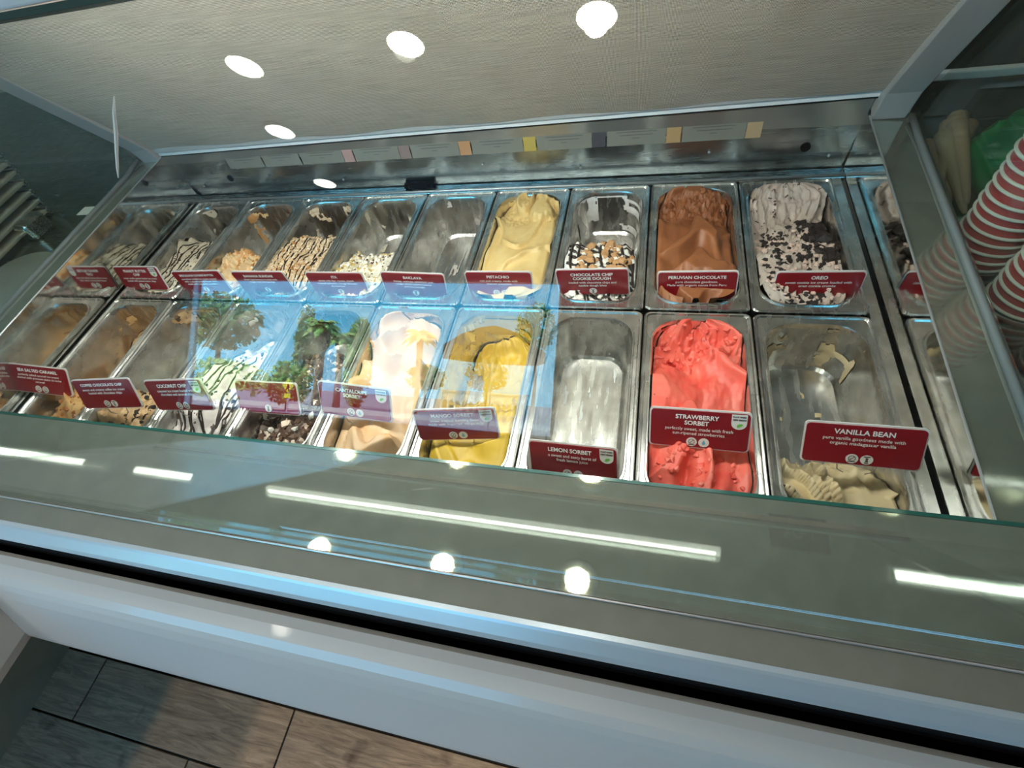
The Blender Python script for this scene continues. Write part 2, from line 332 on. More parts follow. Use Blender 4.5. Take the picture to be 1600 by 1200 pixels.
# blind, its bottom rail
yb, zb, yt, zt = .362, .158, .108, .535
NU = 24
vs = []; fs = []
for j in range(13):
    for i in range(NU + 1):
        a = j / 12; x = .150 + (1.745 - .150) * i / NU; s = .0015 * math.sin(i * 1.3 + j * .7)
        z0_ = zb + (-.004 if x < .9 else .004) * abs(x - .9) / .8
        vs.append((x, yb + (yt - yb) * a + s, z0_ + (zt - z0_) * a + s))
for j in range(12):
    for i in range(NU): k = j * (NU + 1) + i; fs.append((k, k + 1, k + NU + 2, k + NU + 1))
bl = link('roller_blind', vs, fs, BLIND, case, smooth=True)
ul = bl.data.uv_layers.new(name='uv')
for lp in bl.data.loops:
    v = bl.data.vertices[lp.vertex_index].co; ul.data[lp.index].uv = (v.x * 2.2, v.z * 2.2 / .835)
def rail_prof(x0, x1, zA, zB, y, hh, d, name, mat):
    vs = [(x0, y, zA), (x0, y + d, zA), (x0, y + d, zA + hh), (x0, y, zA + hh), (x1, y, zB), (x1, y + d, zB), (x1, y + d, zB + hh), (x1, y, zB + hh)]
    return part(MB().add(vs, [(0, 3, 2, 1), (4, 5, 6, 7), (0, 1, 5, 4), (1, 2, 6, 5), (2, 3, 7, 6), (3, 0, 4, 7)]), name, mat, bevel=.001)
rail_prof(.150, 1.745, .131, .146, .371, .011, .012, 'blind_rail_front', WHITE)
rail_prof(.150, 1.745, .1422, .1572, .365, .012, .016, 'blind_rail', FRAME)
rail_prof(.150, 1.745, .1270, .1420, .3735, .0038, .01, 'rail_seal', BLACK)
# slanted end bars
for nm, xa, xb in (('l', .098, .152), ('r', 1.738, 1.792)):
    prof = [(.366, .108), (.392, .125), (.392, .150), (.130, .548), (.095, .548), (.350, .160)]
    part(MB().prism_x(prof, xa, xb), 'end_bar', FRAME, bevel=.002)
    # lower grey gasket line along the ledge to the front
    zz = .122 if nm == 'l' else .104; z2 = .092 if nm == 'l' else .064
    xe = (xa - .012) if nm == 'l' else (xb + .008)
    part(MB().tube([(xe, .36, zz + .008), (xe, .30, zz), (xe, -.36, z2 + .002)], .0055, 8), 'end_gasket', GASK, smooth=True)
    # end glass panel
    ph = math.radians(29.0)
    poly = [(-.492 + .02, .072), (-.218, .545), (.108, .545), (.352, .165), (.352, .118 if nm == 'l' else .1), (-.36, z2)]
    xg = xa - .016 if nm == 'l' else xb + .012
    part(MB().prism_x(poly, xg, xg + .006), 'end_glass', GLASSG)
# canopy and its led strip
part(MB().box(.02, 1.90, -.212, -.194, .5655, .588), 'top_rail', WHITE, bevel=.002)
part(MB().box(.02, 1.90, -.1935, .0845, .568, .574), 'top_glass', GLASS)
part(MB().box(.02, 1.90, .085, .135, .5655, .592), 'top_rear_rail', WHITE, bevel=.002)
part(MB().box(.10, 1.79, .085, .13, .535, .5655), 'blind_box', FRAME)
part(MB().box(.38, 1.57, -.115, -.097, .5555, .5675), 'led_strip', CASEM)
la = bpy.data.lights.new('case_led', 'AREA'); la.shape = 'RECTANGLE'; la.size = 1.17; la.size_y = .012; la.energy = 7; la.color = (1, .98, .94)
lo_ = bpy.data.objects.new('case_led', la); COL.objects.link(lo_); lo_.location = (.975, -.106, .5545); lo_.rotation_euler = (math.radians(6), 0, 0)
# front glass, leaning back
ph = math.radians(29.0); up = Vector((0, math.sin(ph), math.cos(ph))); nr = Vector((0, -math.cos(ph), math.sin(ph)))
gb = Vector((0, -.488, .0672)); Lg = (.5655 - .0672) / math.cos(ph) - .001
q = [gb + Vector((x, 0, 0)) + up * l for x, l in ((.02, 0), (1.90, 0), (1.90, Lg), (.02, Lg))]
fg = part(slab(q, .006, -nr), 'front_glass', GLASS)
part(slab([p + up * a + nr * .0005 for p, a in zip([gb + Vector((x, 0, 0)) for x in (.02, 1.9, 1.9, .02)], (Lg - .005, Lg - .005, Lg, Lg))], .0075, -nr), 'glass_top_edge', P('dark_green_edge', (.03, .07, .06), .2))
# front ledge with thick green glass edge
EX0, EX1 = -.05, 1.93
part(MB().prism_x([(-.352, .066), (-.352, .072), (-.487, .0705), (-.487, .0645)], EX0, EX1), 'front_ledge', LEDGE)
part(MB().box(EX0, EX1, -.352, -.3475, .0655, .0730), 'ledge_glass_edge', GREENEDGE)
part(MB().box(AX0, AX1, -.356, -.3525, -.005, .069), 'front_liner', MIRR)
part(MB().tube([(EX0, -.4885, .0690), (EX1, -.4885, .0690)], .0015, 6), 'glass_seat_seal', ALU)
part(MB().prism_x([(-.490, .0668), (-.5205, .0640), (-.5205, .03), (-.490, .03)], EX0 - .3, EX1 + .2), 'lower_trim', LEDGE)
part(MB().prism_x([(-.5207, .0642), (-.526, .0625), (-.529, .060), (-.5405, .0465), (-.5440, .0405), (-.5445, .037), (-.5207, .03)], EX0 - .5, EX1 + .4), 'front_profile', BLUEW)
part(MB().prism_x([(-.5207, .0298), (-.5438, .0365), (-.5438, -.05), (-.5560, -.05), (-.5560, -.08), (-.5207, -.08)], EX0 - .5, EX1 + .4), 'shadow_gap', BLACK)
bp_ = []
pts = [(-.5565, -.034), (-.562, -.031), (-.575, -.033), (-.592, -.040), (-.603, -.048), (-.611, -.058), (-.622, -.075), (-.640, -.110), (-.669, -.168), (-.673, -.180), (-.668, -.190), (-.5565, -.190)]
part(MB().prism_x(pts, .315, EX1 + .6), 'bumper', CREAM)
part(MB().box(.10, 1.82, -.60, .36, -.93, -.19), 'cabinet_body', P('cabinet_body', (.35, .35, .34), .5))
part(MB().box(.14, 1.80, -.58, .3, -1.0, -.93), 'kick_plate', BLACK)
# neighbouring case corner (left, runs towards the customer)
nb = thing('corner_cabinet', 'white corner cabinet with beige kick panel, at the left end of the case', 'cabinet', (0, 0, 0))
MB().prism_y([(.315, -.034), (.300, -.045), (.318, -.168), (.314, -.186), (-.6, -.186), (-.6, -.034)], -1.9, -.560).out('bumper', CREAM, nb)
MB().prism_x([(-.5565, -.034), (-.603, -.048), (-.640, -.110), (-.669, -.168), (-.668, -.190), (-.5565, -.190)], -.6, .3155).out('bumper_return', CREAM, nb)
MB().box(-1.3, -.53, -1.9, -.62, -1.0, -.187).out('kick_panel', P('beige_panel', (.50, .41, .27), .6, mix=(.44, .36, .24)), nb)

# ------------------------------------------------------------------ ice cream tubs
def rr(hx, hy, r, z, seg=6):
    out = []
    for (sx_, sy_, a0) in ((1, 1, 0), (-1, 1, 90), (-1, -1, 180), (1, -1, 270)):
        for k in range(seg + 1):
            a = math.radians(a0 + 90 * k / seg)
            out.append((sx_ * (hx - r) + r * math.cos(a), sy_ * (hy - r) + r * math.sin(a), z))
    return out
loops = [(.0825, .1765, .010, -.010), (.0845, .1785, .010, -.003), (.0845, .1785, .010, .0005), (.0825, .1765, .009, .003), (.080, .174, .008, .0025), (.0785, .1725, .008, 0), (.0735, .1640, .044, -.0005),
         (.0722, .1625, .044, .0022), (.0705, .1605, .044, .0022), (.069, .159, .043, -.001), (.068, .158, .042, -.012), (.0625, .151, .040, -.084), (.060, .149, .038, -.093), (.055, .144, .034, -.0985), (.048, .137, .03, -.1)]
def make_pan():
    vs = []; fs = []
    for lp in loops: vs += rr(*lp)
    n = 28
    for i in range(len(loops) - 1):
        for k in range(n): fs.append((i * n + k, i * n + (k + 1) % n, (i + 1) * n + (k + 1) % n, (i + 1) * n + k))
    fs.append(tuple(range((len(loops) - 1) * n, len(loops) * n)))
    fs = [f[::-1] for f in fs]
    me = bpy.data.meshes.new('steel_tub'); me.from_pydata(vs, [], [f[::-1] for f in fs]); me.update(); me.materials.append(PANST)
    for p in me.polygons: p.use_smooth = True
    me.set_sharp_from_angle(angle=math.radians(28))
    return me
PAN = make_pan()
def half(z):
    a = max(0, min(1, (-z) / .1)); return .068 - .011 * a ** 1.3, .158 - .013 * a ** 1.3, .042 - .008 * a
def nz3(x, y, s=0.): return noise.noise(Vector((x, y, s)))
def lerp_pts(pts, v):
    if v <= pts[0][0]: return pts[0][1]
    for (a, b), (c, d) in zip(pts, pts[1:]):
        if v <= c:
            t = (v - a) / (c - a); t = t * t * (3 - 2 * t); return b + (d - b) * t
    return pts[-1][1]
def hfun(sp, u, v, seed):
    lv = lerp_pts(sp['lev'], v + sp.get('skew', 0) * u + sp.get('rag', .04) * nz3(u * 2.2, v * 5, seed) + sp.get('rag', .04) * .6 * nz3(u * 7, v * 14, seed + 5))
    lv += sp.get('tilt', 0) * u
    amp = sp.get('lump', .10)
    x = u * .45; y = v * 1.05
    wx = x + .35 * nz3(x * 2.1, y * 2.1, seed + 9) + .12 * nz3(x * 5, y * 5, seed + 2); wy = y + .35 * nz3(x * 2.1, y * 2.1, seed + 17)
    n1 = nz3(wx * 2.6, wy * 2.6, seed)
    fade = max(0., min(1., (lv) * 4))
    z = lv + amp * n1 * fade
    fa = sp.get('fold', .0)
    if fa:
        an = sp.get('ang', .4); ac = sp.get('arc')
        if ac: ph_ = math.hypot(wx - ac[0], wy - ac[1]) * sp.get('freq', 9) + .8 * nz3(wx * 1.6, wy * 1.6, seed + 31)
        else: ph_ = (wx * math.cos(an) + wy * math.sin(an)) * sp.get('freq', 9) + 1.7 * nz3(wx * 1.6, wy * 1.6, seed + 31)
        s = (ph_ % 1.0); saw = s ** 2.2 if s < .93 else (1 - (s - .93) / .07)      # soft swept fold with a sharp lip
        msk = max(0, min(1, .5 + 1.6 * nz3(x * 2.5, y * 2.5, seed + 40)))
        z += fa * saw * msk * fade
    cr = sp.get('crumb', .0) + (sp.get('backcrumb', 0) if v > .74 + .06 * nz3(u * 3, 2, seed) else 0)
    if cr: z += cr * (nz3(x * 26, y * 26, seed + 3) + .6 * nz3(x * 60, y * 60, seed + 4)) * fade
    for (cu, cv, rad, hgt) in sp.get('bumps', ()):
        d = math.hypot((u - cu) * .068, (v - cv) * .316) / rad
        if d < 1: z += hgt * math.sqrt(1 - d * d)
    # scooped tracks
    for (cu, cv, rad, dep) in sp.get('dips', ()):
        d = math.hypot((u - cu) * .068, (v - cv) * .316) / rad
        if d < 1.4: z -= dep * math.exp(-d * d * 2.2)
    if sp.get('patch'):
        th, hh = sp['patch']; pf = sp.get('pf', (2.0, 5.2)); k = nz3(u * pf[0], v * pf[1], seed + 77) + .45 * nz3(u * pf[0] * 3, v * pf[1] * 3, seed + 78)
        if v < sp.get('pmax', 1): z = max(z, (k - th) * hh)
    e_ = max(abs(u) - .93, 0) / .07
    z -= sp.get('edge', .05) * e_ * fade
    return min(z, 1.10)
def surf(sp, u, v, seed, lift=0.):
    z = -.1 + .1 * hfun(sp, u, v, seed) + lift
    a, b, r = half(min(z, 0)); a -= .0006; b -= .0006
    y = (v * 2 - 1) * b
    ay = abs(y); aw = a
    if ay > b - r: aw = a - r + math.sqrt(max(0, r * r - (ay - (b - r)) ** 2))
    return Vector((u * aw, y, z))
NUu, NVv = 60, 132
def build_cream(sp, seed, mat, parent):
    vs = []; keep = []; fs = []
    for j in range(NVv + 1):
        for i in range(NUu + 1):
            p = surf(sp, i / NUu * 2 - 1, j / NVv, seed); vs.append(p); keep.append(p.z > -.0992)
    for j in range(NVv):
        for i in range(NUu):
            k = j * (NUu + 1) + i; q = (k, k + 1, k + NUu + 2, k + NUu + 1)
            if sum(keep[t] for t in q) >= 3: fs.append(q)
    nb = len(fs)
    dens = sp.get('wall', None)
    if dens is not None:
        n = 150; base = len(vs); prof = [rr(*[lerp_pts([(0, q0), (1, q1)], t) if False else q0 + (q1 - q0) * t for q0, q1 in zip((.0685, .1585, .0425), (.0618, .1505, .0395))], -.006 - .082 * t, 36) for t in [k / 22 for k in range(23)]]
        m_ = len(prof[0]); ok = []
        for tI, ring in enumerate(prof):
            for k, p in enumerate(ring):
                d = Vector((-p[0], -p[1], 0)); dn = Vector((p[0] / .068, p[1] / .158, 0))
                kk = nz3(p[0] * 26 + p[1] * 18, p[2] * 34, seed + 50) + .5 * nz3(p[0] * 80 + p[1] * 60, p[2] * 90, seed + 51)
                back_ = (p[1] / .158)
                th = dens + (.35 if back_ < -.2 else 0) - (.15 if back_ > .55 else 0) + sp.get('wdir', 0) * p[0] / .068 + .25 * (tI / 22)
                ok.append(kk > th)
                off = .0008 + .003 * max(0, min(.5, kk - th))
                nn = Vector((p[0], p[1] * .45, 0)); nn.normalize()
                vs.append(Vector(p) - nn * off)
        for tI in range(22):
            for k in range(m_):
                a = base + tI * m_ + k; b_ = base + tI * m_ + (k + 1) % m_
                q = (a, b_, b_ + m_, a + m_)
                if all(ok[t - base] for t in q): fs.append(q)
    # drop unused verts
    for nm, sub in (('body', fs[:nb]), ('smears', fs[nb:])):
        if not sub: continue
        used = sorted({i for f in sub for i in f}); mp_ = {o: n_ for n_, o in enumerate(used)}
        o = link(nm, [vs[i] for i in used], [tuple(mp_[i] for i in f) for f in sub], mat, parent, smooth=True)
        if nm == 'smears' or sp.get('patch'): o['kind'] = 'stuff'
SAUCE = P('dark_chocolate_sauce', (.022, .012, .008), .3, coat=.3)
def drizzle(sp, seed, lines, parent, r=.0014):
    mb = MB(); R = random.Random(seed)
    for (u0, v0, u1, v1) in lines:
        pts = []; ph_ = R.random() * 6
        for k in range(22):
            t = k / 21; u = u0 + (u1 - u0) * t + .05 * math.sin(ph_ + t * 7); v = v0 + (v1 - v0) * t + .008 * math.sin(ph_ * 2 + t * 9)
            if abs(u) > .96 or not 0.01 < v < .99: continue
            p = surf(sp, u, v, seed0[0])
            if p.z > -.095: pts.append(p + Vector((0, 0, .0006)))
            elif len(pts) > 3: break
        if len(pts) > 2: mb.tube(pts, [r * (.75 + .7 * R.random()) for _ in pts], 5)
    if mb.v: mb.out('chocolate_drizzle', SAUCE, parent, smooth=True)
seed0 = [0]
def chunks(sp, seed, n, rad, mat, parent, vr=(0, .8), ur=(-.9, .9), name='topping_bits', jag=.4, clump=.0):
    mb = MB(); R = random.Random(seed)
    for k in range(n):
        u = R.uniform(*ur); v = R.uniform(*vr)
        if clump and nz3(u * 2, v * 6, seed) < clump: continue
        p = surf(sp, u, v, seed0[0])
        if p.z < -.094: continue
        mb.blob((p.x, p.y, p.z + rad * .1), rad * R.uniform(.5, 1.2), seed * 1000 + k, jag, .7)
    if mb.v:
        o = mb.out(name, mat, parent, smooth=False); o['kind'] = 'stuff'
C = dict(
    pb=cream_mat('peanut_chip_cream', (.80, .70, .56), (.72, .60, .44), (.08, .05, .03), .36, 110),
    spec=cream_mat('caramel_swirl', (.86, .66, .40), (.72, .36, .13), rough=.3),
    ban=cream_mat('nut_crumble', (.80, .62, .42), (.62, .42, .25), (.9, .78, .6), .45, 160, bump=.8),
    ita=cream_mat('white_nut_cream', (.93, .88, .78), (.84, .76, .56), (.55, .40, .12), .37, 120, bump=.6),
    bak=cream_mat('baklava_cream', (.72, .66, .60), (.60, .53, .47), bump=.3),
    pis=cream_mat('pistachio_cream', (.78, .58, .26), (.71, .50, .20), (.60, .36, .14), .27, 90, bump=.12),
    ccd=cream_mat('white_chip_cream', (.88, .85, .81), (.80, .74, .68), (.05, .03, .02), .30, 100),
    per=cream_mat('chocolate_cream', (.36, .13, .048), (.27, .092, .034), bump=.12),
    ore=cream_mat('cookie_cream', (.50, .42, .36), (.60, .48, .41), (.06, .035, .03), .36, 70, bump=.4),
    sea=cream_mat('caramel_cream', (.76, .47, .20), (.55, .28, .10), (.30, .13, .05), .30, 26, bump=.3),
    cof=cream_mat('coffee_cream', (.72, .48, .26), (.55, .33, .16), (.09, .05, .03), .36, 60, bump=.5),
    coc=cream_mat('coconut_cream', (.85, .76, .72), (.74, .65, .62), (.10, .06, .05), .34, 60, bump=.4),
    cho=cream_mat('dark_crumble', (.13, .07, .045), (.045, .026, .02), (.72, .56, .45), .37, 60, bump=.9),
    can=cream_mat('melon_cream', (.72, .42, .20), (.76, .52, .31), (.85, .40, .14), .27, 50, bump=.12),
    man=cream_mat('mango_cream', (.74, .48, .045), (.66, .42, .035), bump=.12),
    lem=cream_mat('lemon_smear', (.92, .91, .88), (.80, .79, .77), bump=.3),
    stw=cream_mat('strawberry_cream', (.80, .10, .07), (.84, .17, .12), (.30, .02, .02), .27, 120, bump=.2),
    van=cream_mat('vanilla_cream', (.72, .58, .36), (.64, .50, .28), bump=.12))
NUT = P('caramel_nut', (.55, .24, .06), .35); DOUGH = P('cookie_dough', (.56, .31, .14), .6); COOKIE = P('black_cookie', (.022, .014, .013), .7)
GOLD = P('golden_crumb', (.66, .46, .13), .6); WHT = P('cream_bit', (.9, .86, .78), .5); BRN = P('brown_shard', (.12, .06, .035), .4)
slant = [(-.9 + .14 * k, .04 + .085 * k, -.35 + .14 * k, -.10 + .085 * k) for k in range(10)]
def diag(n, v0=.02, dv=.075, s=.14): return [(-.95, v0 + dv * k + s, .95, v0 + dv * k - s * .3) for k in range(n)]
def longl(n, v0, v1): return [(-.85 + 1.7 * k / (n - 1) - .12, v1, -.85 + 1.7 * k / (n - 1) + .22, v0) for k in range(n)]
SPEC = [
 # key, col, row, spec, flavour text for labels
 ('pb', 1, 0, dict(lev=[(0, .85), (.25, .95), (.55, .8), (.75, .45), (.86, 0), (1, -.3)], rag=.08, lump=.18, fold=.10, crumb=.02, wall=.22), 'PEANUT BUTTER CHIP'),
 ('spec', 2, 0, dict(lev=[(0, .75), (.2, .85), (.46, .75), (.58, .2), (.66, -.2), (1, -.3)], rag=.07, lump=.22, fold=.15, crumb=.04, wall=.16), 'SPECULOOS COOKIE BUTTER'),
 ('ban', 3, 0, dict(lev=[(0, .9), (.3, 1.0), (.6, .9), (.74, .55), (.84, 0), (1, -.3)], rag=.06, lump=.12, crumb=.05, wall=.25), 'BANANA SUNDAE'),
 ('ita', 4, 0, dict(lev=[(0, .8), (.2, .9), (.46, .75), (.58, .3), (.66, -.2), (1, -.3)], rag=.10, lump=.25, fold=.08, crumb=.04, wall=.30, patch=(.42, .06)), 'fourth back-row'),
 ('bak', 5, 0, dict(lev=[(0, .35), (.12, .25), (.2, -.1), (1, -.3)], rag=.10, lump=.2, crumb=.03, wall=.36, patch=(.02, .04), pf=(7, 3.5), pmax=.84), 'BAKLAVA'),
 ('pis', 6, 0, dict(lev=[(0, .95), (.4, .97), (.7, .86), (.9, .80), (1, .9)], rag=.03, lump=.13, fold=.34, arc=(-.1, 1.15), freq=3.2, backcrumb=.05, bumps=[(.45, .84, .030, .26)], wall=.6), 'PISTACHIO'),
 ('ccd', 7, 0, dict(lev=[(0, .9), (.2, 1.0), (.46, .9), (.56, .45), (.64, -.2), (1, -.3)], rag=.08, lump=.25, crumb=.04, wall=.06, patch=(.34, .08)), 'CHOCOLATE CHIP COOKIE DOUGH'),
 ('per', 8, 0, dict(lev=[(0, .95), (.35, 1.0), (.6, .95), (.8, .80), (.92, .85), (1, .98)], rag=.04, lump=.22, fold=.55, arc=(.25, -.1), freq=3.6, crumb=.004, backcrumb=.10, wall=.4, bumps=[(-.3, .80, .012, .12)]), 'PERUVIAN CHOCOLATE'),
 ('ore', 9, 0, dict(lev=[(0, .9), (.4, .98), (.6, .85), (.75, .72), (.9, .92), (1, 1.05)], rag=.04, lump=.26, fold=.16, ang=.2, freq=8, crumb=.045, wall=.5), 'OREO'),
 ('sea', 1, 1, dict(lev=[(0, .8), (.25, .8), (.4, .36), (.55, .22), (.8, .20), (1, .30)], rag=.10, lump=.42, fold=.22, ang=1.2, freq=6, crumb=.02, wall=.35, patch=(.0, .20), tilt=.10), 'SEA SALTED CARAMEL'),
 ('cof', 2, 1, dict(lev=[(0, .8), (.2, .9), (.34, .7), (.46, .1), (.54, -.2), (1, -.3)], rag=.09, lump=.25, fold=.12, crumb=.05, wall=.30, patch=(.42, .1), wdir=-.1), 'COFFEE CHOCOLATE CHIP'),
 ('coc', 3, 1, dict(lev=[(0, .8), (.25, .95), (.5, .85), (.72, .55), (.84, .1), (.9, -.2), (1, -.3)], rag=.08, lump=.22, fold=.08, crumb=.02, wall=.3), 'coconut'),
 ('cho', 4, 1, dict(lev=[(0, .6), (.2, .75), (.45, .7), (.7, .5), (.85, .1), (1, -.2)], rag=.10, lump=.30, crumb=.09, wall=.3), 'dark chocolate'),
 ('can', 5, 1, dict(lev=[(0, .8), (.3, .9), (.6, .85), (.85, .75), (1, .8)], rag=.04, lump=.2, fold=.40, arc=(.3, -.2), freq=3.6, wall=.4), 'CANTALOUPE SORBET'),
 ('man', 6, 1, dict(lev=[(0, .84), (.3, .88), (.42, .6), (.52, .2), (.62, .05), (.78, .06), (.9, .18), (1, .4)], rag=.06, lump=.10, fold=.12, ang=1.2, freq=4, wall=.0, tilt=.09, wdir=-.25), 'MANGO SORBET'),
 ('lem', 7, 1, dict(lev=[(0, -.2), (1, -.3)], rag=.0, lump=.0, wall=.36, patch=(.06, .03), pf=(8, 5), pmax=.93, edge=0), 'LEMON SORBET'),
 ('stw', 8, 1, dict(lev=[(0, .88), (.3, .92), (.55, .92), (.75, .75), (.9, .72), (1, .9)], rag=.05, lump=.26, fold=.50, arc=(-.3, -.05), freq=3.6, crumb=.012, backcrumb=.06, wall=.05, dips=[(-.5, .82, .03, .2)]), 'STRAWBERRY SORBET'),
 ('van', 9, 1, dict(lev=[(0, .72), (.14, .78), (.26, .5), (.35, .12), (.41, -.2), (1, -.3)], rag=.05, skew=-.03, lump=.2, fold=.34, arc=(.45, .45), freq=6, wall=.30, patch=(.40, .10), wdir=-.12), 'VANILLA BEAN')]
where = {'fourth back-row': 'fourth tub from left in the back row', 'coconut': 'third tub from left in the front row', 'dark chocolate': 'fourth tub from left in the front row'}
look = dict(pb='cream-coloured ice cream with black chocolate drizzle', spec='tan ice cream with glossy caramel-coloured nuts', ban='nutty tan ice cream striped with dark drizzle', ita='white ice cream covered in golden nut crumbs',
            bak='last off-white scrapings of ice cream with brown crumbs', pis='pale yellow ice cream with a scooped ball at back', ccd='white ice cream, cookie dough balls, chocolate drizzle', per='full milk-chocolate brown ice cream in folded swirls',
            ore='greyish cream ice cream packed with black cookie chunks', sea='patchy caramel tan ice cream scraped down to steel', cof='beige coffee ice cream heap with dark chips', coc='pinkish white ice cream with black drizzle lines', cho='dark brown crumbly ice cream with pale bits',
            can='full smooth peach-coloured sorbet', man='bright yellow sorbet, scooped hollow at the back', lem='thin white sorbet scrapings on a bare tub floor', stw='full coral-red sorbet in thick folds', van='pale vanilla ice cream left only at the tub front')
for i, (key, col, row, sp, txt) in enumerate(SPEC):
    cx = (col + .5) * .1714; cy = .1805 if row == 0 else -.1815
    wh = where.get(txt, 'behind the %s sign' % txt)
    o = bpy.data.objects.new('steel_tub', PAN); COL.objects.link(o); o.location = (cx, cy, 0)
    tag(o, 'stainless steel tub holding %s' % look[key].replace('full ', '').split(',')[0], 'tub', 'steel ice cream tubs in two rows')
    seed0[0] = i * 7.31 + 1.5
    root = thing('ice_cream', look[key] + ', ' + wh, 'ice cream', (cx, cy, 0), 'ice cream in the tubs')
    build_cream(sp, seed0[0], C[key], root)
    if key == 'pb': drizzle(sp, 3, longl(8, .05, .78), root, .0013); chunks(sp, 5, 60, .0028, COOKIE, root, (0, .5))
    if key == 'spec': chunks(sp, 6, 130, .0045, NUT, root, (0, .5), clump=-.05); chunks(sp, 61, 50, .004, WHT, root, (0, .5))
    if key == 'ban': chunks(sp, 7, 520, .0032, P('nut_piece', (.70, .50, .30), .6), root, (0, .85)); chunks(sp, 71, 200, .0035, NUT, root, (0, .85), clump=.05); drizzle(sp, 8, longl(11, .02, .86), root, .0014)
    if key == 'ita': chunks(sp, 9, 420, .0028, GOLD, root, (0, .55), clump=-.1); chunks(sp, 91, 90, .003, BRN, root, (0, .5)); chunks(sp, 92, 120, .005, WHT, root, (0, .55))
    if key == 'bak': chunks(sp, 10, 150, .004, GOLD, root, (0, .3), (-.95, .2)); chunks(sp, 101, 120, .004, NUT, root, (0, .35), (-.95, .0))
    if key == 'ccd': chunks(sp, 11, 60, .0095, DOUGH, root, (.2, .55), (-.6, .9), name='cookie_dough_ball', jag=.15); chunks(sp, 111, 90, .007, WHT, root, (0, .58)); drizzle(sp, 12, diag(9, .02, .06), root, .0030); drizzle(sp, 121, longl(9, .05, .58), root, .0026)
    if key == 'ore': chunks(sp, 13, 420, .0042, COOKIE, root, (0, .66), clump=-.15, jag=.55); chunks(sp, 131, 40, .011, COOKIE, root, (.32, .72), (.1, .85), jag=.5); chunks(sp, 132, 200, .0045, P('pink_cream_bit', (.70, .52, .44), .5), root, (0, .6), jag=.3)
    if key == 'sea': chunks(sp, 14, 50, .005, P('caramel_ribbon', (.45, .17, .05), .25), root, (0, .35))
    if key == 'cof': chunks(sp, 15, 60, .005, COOKIE, root, (0, .4), jag=.6)
    if key == 'coc': drizzle(sp, 16, longl(8, .03, .72), root, .0017); drizzle(sp, 161, longl(5, .0, .3), root, .0019); chunks(sp, 162, 60, .004, COOKIE, root, (0, .8))
    if key == 'cho': chunks(sp, 17, 260, .006, BRN, root, (0, .85), jag=.7); chunks(sp, 171, 60, .006, P('pale_flake', (.72, .55, .42), .5), root, (0, .8), jag=.6); chunks(sp, 172, 14, .008, WHT, root, (0, .4))
    if key == 'per': chunks(sp, 18, 26, .005, C['per'], root, (.82, .99))
    if key == 'van': chunks(sp, 19, 30, .004, C['van'], root, (.3, .4))
    if key == 'stw': chunks(sp, 20, 60, .006, C['stw'], root, (.8, .97)); chunks(sp, 201, 60, .005, C['stw'], root, (0, .3))

# ------------------------------------------------------------------ flavour signs
CARD = P('dark_red_card', (.25, .006, .014), .25, coat=.2)
ACRYL = P('clear_sign_border', (.74, .72, .70), .15, coat=.5)
INK = P('white_print', (.92, .86, .82), .5); BADGE = P('badge_cream', (.80, .75, .70), .5); INKD = P('badge_dark', (.10, .06, .06), .6); LEAF = P('leaf_green', (.16, .5, .08), .5); DROP = P('drop_blue', (.15, .42, .62), .5)
WIRE = P('sign_wire', (.35, .35, .35), .3, .8)
def rrect(hx, hz, r, seg=5):
    out = []
    for (sx_, sz, a0) in ((1, 1, 0), (-1, 1, 90), (-1, -1, 180), (1, -1, 270)):
        for k in range(seg + 1):
            a = math.radians(a0 + 90 * k / seg); out.append((sx_ * (hx - r) + r * math.cos(a), sz * (hz - r) + r * math.sin(a)))
    return out
def card_mesh(hx, hz, r, y0, y1): return MB().prism_y(rrect(hx, hz, r), y0, y1)
TEXTS = []
def text(s, size, x, z, parent, name, bold=0., maxw=None, mat=None, y=-.0032):
    c = bpy.data.curves.new(name, 'FONT'); c.body = s; c.size = size; c.align_x = 'CENTER'; c.align_y = 'CENTER'; c.offset = bold; c.extrude = .00008; c.resolution_u = 3
    c.materials.append(mat or INK)
    o = bpy.data.objects.new(name, c); COL.objects.link(o); o.parent = parent; o.rotation_euler = (PI / 2, 0, 0); o.location = (x, y, z)
    TEXTS.append((o, maxw)); return o
def disc(cx, cz, r, y, n=20): return ([(cx + r * math.cos(2 * PI * k / n), y, cz + r * math.sin(2 * PI * k / n)) for k in range(n)], [tuple(range(n))])
